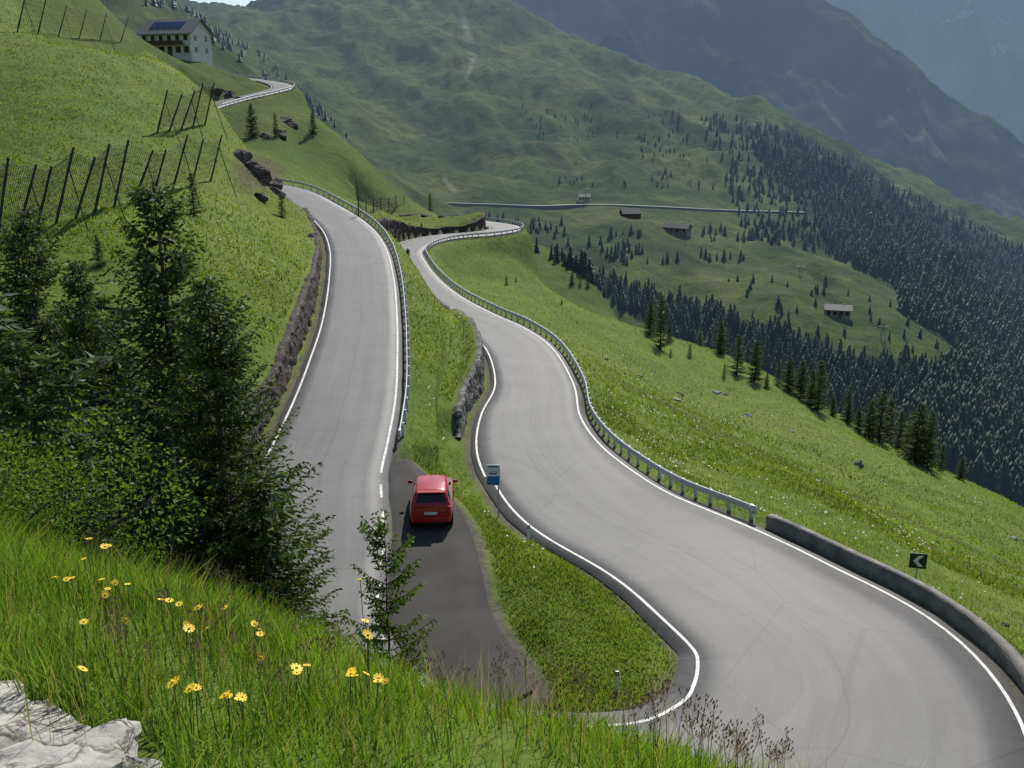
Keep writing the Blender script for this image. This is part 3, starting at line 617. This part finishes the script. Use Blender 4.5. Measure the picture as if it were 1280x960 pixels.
hgt=RNG.uniform(.07,.26,m)*(1+1.1*fbm(X*.8,Y*.8,12,2))*np.clip(1.15-u/1700,.45,1.1)
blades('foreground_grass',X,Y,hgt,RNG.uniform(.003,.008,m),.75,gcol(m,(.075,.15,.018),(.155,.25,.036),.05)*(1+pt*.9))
m=1500; az=RNG.uniform(-.8,.5,m); r=RNG.uniform(2.6,7.5,m); X=np.sin(az)*r;Y=np.cos(az)*r
blades('tall_grass_stems',X,Y,RNG.uniform(.22,.45,m),RNG.uniform(.0015,.003,m),.45,gcol(m,(.2,.18,.08),(.28,.22,.13),.3))
def meadow(name,n,rmin,rmax,h0,h1,w0,w1,azr=(-.62,.56),c1=(.088,.145,.021),c2=(.155,.21,.04),dry=.05):
    az=RNG.uniform(*azr,n); r=np.exp(RNG.uniform(math.log(rmin),math.log(rmax),n)); X=np.sin(az)*r;Y=np.cos(az)*r
    f,k,rz,side=roadinfo(X,Y); hw=wallh(k,side)
    ok=(f>np.where(hw>.2,1.5,.55+.3*RNG.random(n))); islay=k>=n_r; ok&=np.where(islay,f>.35,True)
    inner=(side>0)&(k<n_r)&(rz<-17.1)&(rz>-18.5); ok|=(inner&(f>.2))
    X,Y=X[ok],Y[ok]; r=r[ok]; m=len(X)
    s=1+fbm(X/2,Y/2,15,3)*1.4; tone=1+(fbm(X/5,Y/5,16,3)*.8+fbm(X/25,Y/25,18,3)*.7)
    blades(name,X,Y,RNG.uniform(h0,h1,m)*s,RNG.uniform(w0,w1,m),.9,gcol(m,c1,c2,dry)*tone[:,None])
meadow('bank_grass',30000,7,22,.15,.45,.012,.03)
meadow('verge_grass',140000,22,70,.07,.22,.02,.05)
meadow('hillside_grass',120000,60,210,.10,.30,.05,.12)
meadow('island_grass',60000,25,46,.05,.16,.015,.035,azr=(-.14,.16),c1=(.095,.16,.02),c2=(.155,.225,.036))
m=3000; az=RNG.uniform(-.3,.5,m); r=np.exp(RNG.uniform(math.log(26),math.log(130),m)); X=np.sin(az)*r;Y=np.cos(az)*r; f,k,_,sd=roadinfo(X,Y); ok=(f>1.2)&(fbm(X/5,Y/5,41,3)>.03); X,Y=X[ok],Y[ok]; m=len(X)
M_wht=simple('white_petal',(.6,.6,.55),.7); Z=H(X,Y)+.22; s_=RNG.uniform(.015,.04,m)*(1+np.hypot(X,Y)/90)
V=np.stack([np.stack([X+a*s_,Y+b*s_,Z+c*s_],1) for a,b,c in((-1,0,0),(0,-1,-.3),(1,0,0),(0,1,.3))],1).reshape(-1,3); mesh_np('white_wildflowers',V,np.arange(m*4).reshape(-1,4),M_wht)
# ---------------------------------------------------------------- flowers & seed heads
M_yel=simple('yellow_petal',(.85,.62,.02),.6); M_stem=simple('flower_stem',(.08,.13,.03),.7); M_dry=simple('dry_seed_head',(.28,.15,.11),.9)
def flower(loc,r,name='yellow_flower',pet=M_yel):
    e=empty(name,loc,random.uniform(0,6)); zb=(Hs(loc[0],loc[1])-loc[2])
    V=[(0,0,.0)];F=[]; n_=9; tx,ty=random.uniform(-.4,.4),random.uniform(-.9,.2)
    for i in range(n_):
        a=2*math.pi*i/n_; b=len(V)
        for q,rr in((-.32,.6),(-.2,1),(.2,1),(.32,.6)):
            x,y=r*rr*math.cos(a+q),r*rr*math.sin(a+q); V.append((x,y,-tx*x+ty*y+r*.12*rr))
        F.append((0,b,b+1,b+2,b+3))
    pyobj('petals',V,F,pet,e)
    v,f_=tubeVF((0,0,-.001),(0,0,r*.3),r*.3,r*.2,8); pyobj('disc',v,f_+[tuple(range(8,16))],M_yel,e)
    mats_tubes('stem',[((0,0,0),(.01,0,zb*.5),.0022),((.01,0,zb*.5),(0,.01,zb-.02),.0025)],M_stem,e)
fl2=[(128,682),(106,673),(90,753),(145,736),(226,770),(211,765),(140,765),(236,826),(262,822),(325,800),(331,857),(301,890),(221,890),(246,906),(243,925),(290,919),(302,922),(438,842),(447,853),(485,856),(105,700),(75,752),(160,734),(323,790),(440,850),(250,765),(135,680),(206,768),(247,898),(288,912),(240,832),(455,845),(470,858),(112,676),(95,745)]
for _ in range(14): fl2.append((random.uniform(60,480),random.uniform(720,900)))
for u,v in fl2:
    t=5.6-(v-670)/250*2.1 if v<880 else 3.4
    p=Wt(u+random.uniform(-3,3),v+random.uniform(-3,3),t*.93); zb=Hs(p[0],p[1])
    p[2]=max(p[2],zb+.2); flower(tuple(p),random.uniform(.014,.024))
def seedhead(x,y,h,sc=1):
    z=Hs(x,y); segs_=[];lx,ly=random.uniform(-.15,.15)*h,random.uniform(-.1,.1)*h
    segs_.append(((x,y,z-.03),(x+lx*.4,y+ly*.4,z+h*.6),.0014)); tp=(x+lx,y+ly,z+h); segs_.append(((x+lx*.4,y+ly*.4,z+h*.6),tp,.001))
    for i in range(12):
        t=.75+.25*i/12; a=random.uniform(0,6.28); l=.028*sc*(1.2-t)*3; b=(x+lx*t,y+ly*t,z+h*t); e2=(b[0]+l*math.cos(a),b[1]+l*math.sin(a),b[2]+l*.9)
        segs_.append((b,e2,.0007)); segs_.append((e2,(e2[0]+.003,e2[1],e2[2]+.009*sc),.0028*sc,.0013))
    return segs_
S=[]
for _ in range(85):
    u=random.choice([random.uniform(520,990),random.uniform(120,420),random.uniform(820,990)]); t=random.uniform(3.4,4.9); p=Wt(u,880,t); S+=seedhead(p[0],p[1],random.uniform(.18,.42),random.uniform(.8,1.4))
mats_tubes('dry_meadow_plants',S,M_dry,None,4)
# ---------------------------------------------------------------- avalanche fences
def snowfence(name,pA,pB,nn,hh,lean=(.45,-.12),rows=8,wr=.02):
    e=empty(name); segs_=[];w=[];prev=None
    for i in range(nn):
        t=i/(nn-1); h=hit(pA[0]+(pB[0]-pA[0])*t,pA[1]+(pB[1]-pA[1])*t,25,330)
        if h is None: continue
        h=np.array([h[0],h[1],Hs(h[0],h[1])]); tp=h+np.array([(lean[0]+random.uniform(-.06,.06))*hh,lean[1]*hh,hh*random.uniform(.82,1.08)])
        segs_.append((h-np.array([0,0,.4]),tp,.09,.07)); 
        if i%2==0: segs_.append((h+(tp-h)*.75,h+np.array([.7*hh,-.35*hh,-.4*hh]),.04))
        if prev is not None:
            for q in range(rows):
                s=.1+.85*q/(rows-1); a0=prev[0]+(prev[1]-prev[0])*s; a1=h+(tp-h)*s; mid_=(a0+a1)/2-np.array([0,0,.12]); w.append((a0,mid_,wr)); w.append((mid_,a1,wr))
            for q in range(12):
                s=q/12.; a0=prev[0]*(1-s)+h*s; a1=prev[1]*(1-s)+tp*s; w.append((a0+(a1-a0)*.1,a0+(a1-a0)*.95,wr*.8))
        prev=(h,tp)
    mats_tubes('posts',segs_,M_wood,e,6); mats_tubes('wire_net',w,M_wire,e,3)
snowfence('avalanche_fence',(-30,305),(262,225),13,4.2)
snowfence('avalanche_fence',(195,165),(255,155),5,4.2)
snowfence('avalanche_fence',(20,40),(150,52),6,5.0)
snowfence('avalanche_fence',(448,272),(505,255),7,2.4,(.0,0),5,.02)
# ---------------------------------------------------------------- buildings
M_white=simple('white_render',(.66,.64,.58),.85,scale=.5); M_brown=simple('brown_timber',(.12,.07,.045),.8,scale=2); M_roof=simple('slate_roof',(.2,.19,.185),.8,scale=1.5); M_glassd=simple('window_glass',(.02,.025,.03),.12,scale=1); M_solar=simple('solar_panel',(.02,.035,.11),.15,scale=1); M_mast=simple('stone_hut_wall',(.26,.24,.2),.9,scale=.8); M_metroof=simple('weathered_roof',(.2,.2,.19),.85,0)
def house(name,loc,L,W,Hh,rh,rz,wall_,upper,roof,nwin=6,storeys=2,solar=False,balc=False):
    e=empty(name,loc,rz)
    box('walls_lower',(0,0,Hh*.25-1.5),(L,W,Hh*.5+3),wall_,e); box('walls_upper',(0,0,Hh*.75+.005),(L+.04,W+.04,Hh*.5),upper,e)
    V=[(-L/2,-W/2,Hh),(L/2,-W/2,Hh),(L/2,W/2,Hh),(-L/2,W/2,Hh),(-L/2,0,Hh+rh),(L/2,0,Hh+rh)]
    pyobj('gables',V,[(0,4,3),(1,2,5)],upper,e)
    ov=.9; k=rh/(W/2); ye=W/2+ov; ze=Hh-ov*k
    V=[]
    for x in(-L/2-ov,L/2+ov):
        V+=[(x,-ye,ze+.05),(x,0,Hh+rh+.05),(x,ye,ze+.05),(x,ye,ze+.3),(x,0,Hh+rh+.32),(x,-ye,ze+.3)]
    pyobj('roof',V,[(0,1,7,6),(1,2,8,7),(2,3,9,8),(3,4,10,9),(4,5,11,10),(5,0,6,11),(0,5,4,1),(1,4,3,2),(6,7,10,11),(7,8,9,10)],roof,e)
    for s in range(storeys):
        z=Hh*(s+.55)/storeys
        for i in range(nwin):
            x=-L/2+L*(i+.5)/nwin
            box('window_frame',(x,-W/2-.05,z),(1.5,.1,1.7),M_white if s else M_brown,e); box('window',(x,-W/2-.11,z),(1.15,.06,1.35),M_glassd,e)
        for y in(-W/4,W/4): box('window',(L/2+.06,y,z),(.08,1.1,1.3),M_glassd,e); box('window',(-L/2-.06,y,z),(.08,1.1,1.3),M_glassd,e)
    box('door',(L*.08,-W/2-.12,1.05),(1.2,.1,2.1),M_brown,e)
    if balc: box('balcony',(0,-W/2-.75,Hh*.5),(L*.8,1.4,.15),M_brown,e); box('balcony_rail',(0,-W/2-1.42,Hh*.5+.5),(L*.8,.06,.9),M_brown,e)
    if solar:
        for i in range(5):
            a=math.atan(k); box('solar_panel',(-L*.3+i*2.1,-W/4,Hh+rh/2+.42),(1.95,W*.3,.08),M_solar,e,rot=(a,0,0))
    box('chimney',(L*.22,W*.1,Hh+rh*.9),(.8,.8,1.8),wall_,e)
    return e
hx,hy,hz=Wt(222,70,272); print('house ground',Hs(hx,hy),hz); house('alpine_guesthouse',(hx,hy,max(Hs(hx,hy-5)-.2,hz-.3)),16,10,6.2,3.6,-.3,M_white,M_white,M_roof,6,2,True,True)
for nm,u,v,L,W,hh,rh,rz,wl,rf in[('stone_hut',1047,394,11,8,3.6,1.6,-.3,M_mast,M_metroof),('farmhouse',788,272,14,8,4,3,.2,M_brown,M_roof),('farmhouse',846,290,18,7,4,2.5,-.6,M_mast,M_roof),('farmhouse',730,251,9,7,4,2,0,M_white,M_roof)]:
    h=hit(u,v,330); 
    if h is not None: house(nm,(h[0],h[1],Hs(h[0],h[1])-.3),L,W,hh,rh,rz,wl,wl,rf,4,1)
for u,v,hp in[(1103,425,14),(732,256,16),(1000,345,10)]:
    h=hit(u,v,330)
    if h is None: continue
    hh=hp*(h[1]*CP-h[2]*SP)/F0*1.3; e=empty('lattice_pylon',tuple(h)); s_=[]
    for a,b in((-1,-1),(1,-1),(1,1),(-1,1)): s_.append(((a*1.2,b*1.2,-1),(a*.25,b*.25,hh),.14))
    for q in range(5):
        z0=hh*q/5;z1=hh*(q+1)/5;w0=1.2-.95*q/5;w1=1.2-.95*(q+1)/5
        for a,b,c,d in((-1,-1,1,-1),(1,-1,1,1),(1,1,-1,1),(-1,1,-1,-1)): s_.append(((a*w0,b*w0,z0),(c*w1,d*w1,z1),.07))
    s_.append(((-2.5,0,hh*.95),(2.5,0,hh*.95),.12)); mats_tubes('lattice',s_,M_post,e,4)
# ---------------------------------------------------------------- signs
M_blue=simple('sign_blue',(.02,.15,.45),.4); M_black=simple('sign_black',(.02,.02,.02),.5); M_sw=simple('sign_white',(.75,.75,.75),.4)
x,y,_=Wz(627,636,-18.6); x-=.15; zb=Hs(x,y); e=empty('bus_stop_sign',(x,y,zb),.0)
mats_tubes('pole',[((0,0,-.3),(0,0,2.65),.035)],M_post,e,10); box('panel',(-.25,-.05,2.15),(.66,.03,1.05),M_sw,e); box('blue_field',(-.25,-.069,1.88),(.6,.01,.44),M_blue,e)
box('bus_body',(-.25,-.078,2.28),(.34,.008,.16),M_blue,e); box('bus_windows',(-.25,-.084,2.31),(.28,.006,.06),M_sw,e); box('timetable',(-.25,-.069,2.58),(.5,.01,.08),M_blue,e)
d=Wt(1145,722,39.3); x,y=d[0],d[1]; zb=Hs(x,y); e=empty('chevron_sign',(x,y,zb),-.2); zt=Wt(1147,698,39.3)[2]-zb
mats_tubes('pole',[((0,.04,-.3),(0,.04,zt+.3),.03)],M_post,e,8); box('board',(0,0,zt),(.66,.03,.66),M_black,e)
V=[(.2,-.02,.24),(.02,-.02,.24),(-.2,-.02,0),(.02,-.02,-.24),(.2,-.02,-.24),(-.02,-.02,0)]; pyobj('chevron',[(a,b,c+zt) for a,b,c in V],[(0,1,2,5),(5,2,3,4)],M_sw,e)
for u,v,z in((771,858,-17.6),(661,668,-18.4)):
    x,y,_=Wz(u,v,z); zb=Hs(x,y); e=empty('delineator_post',(x,y,zb)); box('post',(0,0,.35),(.12,.06,.9),M_sw,e,.015); box('black_band',(0,0,.72),(.124,.064,.16),M_black,e); box('reflector',(0,-.034,.72),(.04,.01,.1),M_sw,e)
# ---------------------------------------------------------------- car
M_red=simple('red_car_paint',(.42,.006,.01),.3,0,var=.04,coat=.7); M_cg=simple('car_glass',(.012,.014,.016),.05,coat=.5,var=0); M_tyre=simple('tyre',(.02,.02,.02),.85); M_rim=simple('alloy',(.45,.45,.46),.35,.8); M_tl=simple('tail_light',(.5,.01,.01),.15,coat=1); M_plate=simple('number_plate',(.7,.7,.68),.4); M_trim=simple('black_trim',(.025,.025,.025),.5); M_chrome=simple('lamp_lens',(.6,.6,.6),.1,.6)
cx,cy,_=Wz(539,661,-16.99); e=empty('parked_car',(cx,cy,-17.02),.05); e.scale=(1.08,1.05,1.05)
st=[(0,.36,.62,.64,.72,.62),(.03,.3,.86,.9,.79,.66),(.10,.25,.97,1.03,.82,.69),(.40,.22,1.0,1.44,.835,.585),(.52,.22,1.0,1.5,.84,.58),(.62,.22,1.0,1.515,.84,.58),(1.28,.22,.985,1.54,.845,.59),(1.36,.22,.985,1.54,.845,.59),(2.15,.22,.96,1.49,.845,.57),(2.25,.22,.96,1.46,.845,.57),(2.98,.22,.93,1.03,.84,.66),(3.08,.22,.92,.99,.84,.66),(3.5,.22,.8,.88,.82,.62),(3.76,.26,.64,.72,.77,.58),(3.84,.34,.5,.54,.68,.52)]
V=[];F=[];fm=[]; 
for (y,zb,zl,zt,w,wt) in st:
    half=[(w*.55,zb),(w*.93,zb+.02),(w,zb+(zl-zb)*.3),(w*1.0,zb+(zl-zb)*.75),(w*.975,zl),(wt+.045,zt-(zt-zl)*.12),(wt-.06,zt-.005),(wt*.4,zt+.02)]
    V+=[(a,y,b) for a,b in half]+[(-a,y,b) for a,b in reversed(half)]
m=16
for i in range(len(st)-1):
    for j in range(m):
        F.append((i*m+j,i*m+(j+1)%m,(i+1)*m+(j+1)%m,(i+1)*m+j)); mi=0
        if i in(3,4,5,7,8,9) and j in(4,10): mi=1
        if i in(2,9) and j in(6,7,8): mi=1
        if j==15: mi=2
        fm.append(mi)
F.append(tuple(range(m))[::-1]); fm.append(0); F.append(tuple((len(st)-1)*m+j for j in range(m))); fm.append(0)
F=[tuple(reversed(f_)) for f_ in F]
b=pyobj('body',V,F,[M_red,M_cg,M_trim],e,fm,True); sb=b.modifiers.new('s','SUBSURF'); sb.levels=2; sb.render_levels=2
def wheel(e,x,y,z,r,w,parent_name='wheel'):
    V=[];F=[];k=r/.305;prof=[(.0,.02),(.2,.03),(.22,.08),(.29,.1),(.305,.06),(.305,-.1),(0,-.1)]; n_=24
    for a in range(n_):
        t=2*math.pi*a/n_
        for r_,h_ in prof: V.append((math.copysign(1,x)*h_*w,r_*k*math.cos(t),r_*k*math.sin(t)))
    for a in range(n_):
        for q in range(6): F.append((a*7+q,a*7+q+1,((a+1)%n_)*7+q+1,((a+1)%n_)*7+q))
    pyobj(parent_name,V,F,[M_tyre,M_rim],e,[1 if (i%6)<2 else 0 for i in range(len(F))],True,loc=(x,y,z))
for x in(-.76,.76):
    for y in(.62,3.1): wheel(e,x,y,.305,.305,1)
    s=math.copysign(1,x)
    box('tail_light',(s*.69,.05,.84),(.17,.12,.30),M_tl,e,.04); box('tail_light_upper',(s*.655,.2,1.16),(.05,.06,.22),M_tl,e,.02,rot=(-.7,0,0))
    box('door_mirror',(s*.93,2.62,1.02),(.2,.1,.14),M_red,e,.04); box('head_lamp',(s*.62,3.62,.7),(.26,.25,.14),M_chrome,e,.05); box('reflector',(s*.62,-.012,.42),(.16,.03,.05),M_tl,e,.01)
    for y in(1.1,2.0): box('door_handle',(s*.85,y,.86),(.03,.16,.03),M_red,e,.01)
box('rear_bumper',(0,.03,.43),(1.5,.16,.26),M_red,e,.06); box('bumper_lower_trim',(0,.0,.32),(1.1,.1,.08),M_trim,e,.02); box('number_plate',(0,-.01,.70),(.50,.03,.12),M_plate,e,.008)
box('spoiler',(0,.36,1.475),(1.06,.2,.04),M_red,e,.015,rot=(.1,0,0)); box('rear_wiper',(.1,.17,1.12),(.42,.02,.02),M_trim,e,rot=(-.8,0,.1)); box('high_brake_lamp',(0,.27,1.46),(.3,.03,.025),M_tl,e)
mats_tubes('antenna',[((0,1.9,1.5),(0,1.7,1.8),.006)],M_trim,e,4)
# motorcyclist coming up the lower road
im=lo_y(146); c=R[im]+0; mx,my,mz=c[0]-Nn[im,0]*.6,c[1]-Nn[im,1]*.6,c[2]
e=empty('motorcycle_with_rider',(mx,my,mz+.005),math.atan2(-T[im,0],T[im,1])+math.pi)
for y in(-.72,.72): wheel(e,.001,y,.31,.31,.55)
M_jk=simple('rider_clothes',(.03,.03,.035),.7); M_hel=simple('helmet',(.45,.45,.45),.3)
mats_tubes('frame',[((0,-.7,.31),(0,-.1,.55),.05),((0,.72,.31),(0,.45,1.0),.04),((-.34,.42,1.02),(.34,.42,1.02),.02),((0,-.6,.72),(0,.45,.75),.13,.16),((0,-.2,.35),(0,.3,.4),.17)],M_trim,e,8)
sv=[(0,-.25,.86),(0,-.15,1.15),(0,.0,1.4),(0,.05,1.5),(-.2,0,1.36),(-.3,.2,1.15),(-.3,.4,1.04),(.2,0,1.36),(.3,.2,1.15),(.3,.4,1.04),(-.17,.1,.8),(-.2,-.1,.4),(.17,.1,.8),(.2,-.1,.4)]
se=[(0,1),(1,2),(2,3),(2,4),(4,5),(5,6),(2,7),(7,8),(8,9),(0,10),(10,11),(0,12),(12,13)]
me=bpy.data.meshes.new('rider'); me.from_pydata(sv,se,[]); ro=bpy.data.objects.new('rider',me); scene.collection.objects.link(ro); ro.parent=e; me.materials.append(M_jk)
ro.modifiers.new('skin','SKIN'); rad=[.16,.17,.18,.07,.08,.06,.045,.08,.06,.045,.1,.06,.1,.06]
for v_,r_ in zip(me.skin_vertices[0].data,rad): v_.radius=(r_,r_)
me.skin_vertices[0].data[0].use_root=True; ro.modifiers.new('sub','SUBSURF').levels=1
bm=bmesh.new(); bmesh.ops.create_uvsphere(bm,u_segments=14,v_segments=10,radius=.15); hm=bpy.data.meshes.new('helmet'); bm.to_mesh(hm); bm.free(); hm.materials.append(M_hel); ho=bpy.data.objects.new('helmet',hm); ho.location=(0,.09,1.62); ho.scale=(1,1.15,1.1); ho.parent=e; scene.collection.objects.link(ho)
# ---------------------------------------------------------------- light, sky, camera
EL,AZs=math.radians(42),math.radians(14)
Sd=Vector((math.sin(AZs)*math.cos(EL),math.cos(AZs)*math.cos(EL),math.sin(EL)))
L=bpy.data.lights.new('sun','SUN'); L.energy=5.0; L.angle=math.radians(.5); L.color=(1,.955,.87); lo=bpy.data.objects.new('sun',L); lo.rotation_euler=Sd.to_track_quat('Z','Y').to_euler(); lo.location=(0,0,200); scene.collection.objects.link(lo)
w=bpy.data.worlds.new('World'); scene.world=w; w.use_nodes=True; nt=w.node_tree; bg=nt.nodes['Background']; sk=nt.nodes.new('ShaderNodeTexSky'); sk.sky_type='NISHITA'; sk.sun_disc=False; sk.sun_elevation=EL; sk.sun_rotation=AZs; sk.altitude=1800; sk.air_density=1.2; sk.dust_density=2.5
nt.links.new(sk.outputs[0],bg.inputs[0]); bg.inputs[1].default_value=.105
cam=bpy.data.cameras.new('camera'); cam.sensor_width=36; cam.lens=36*F0/1280; cam.clip_start=.1; cam.clip_end=20000
co=bpy.data.objects.new('camera',cam); co.location=(0,0,0); co.rotation_euler=(math.pi/2-PIT,0,0); scene.collection.objects.link(co); scene.camera=co
scene.view_settings.view_transform='Standard'; scene.view_settings.look='None'; scene.view_settings.exposure=0
print('objects',len(bpy.data.objects),'apex',apex,R[apex])
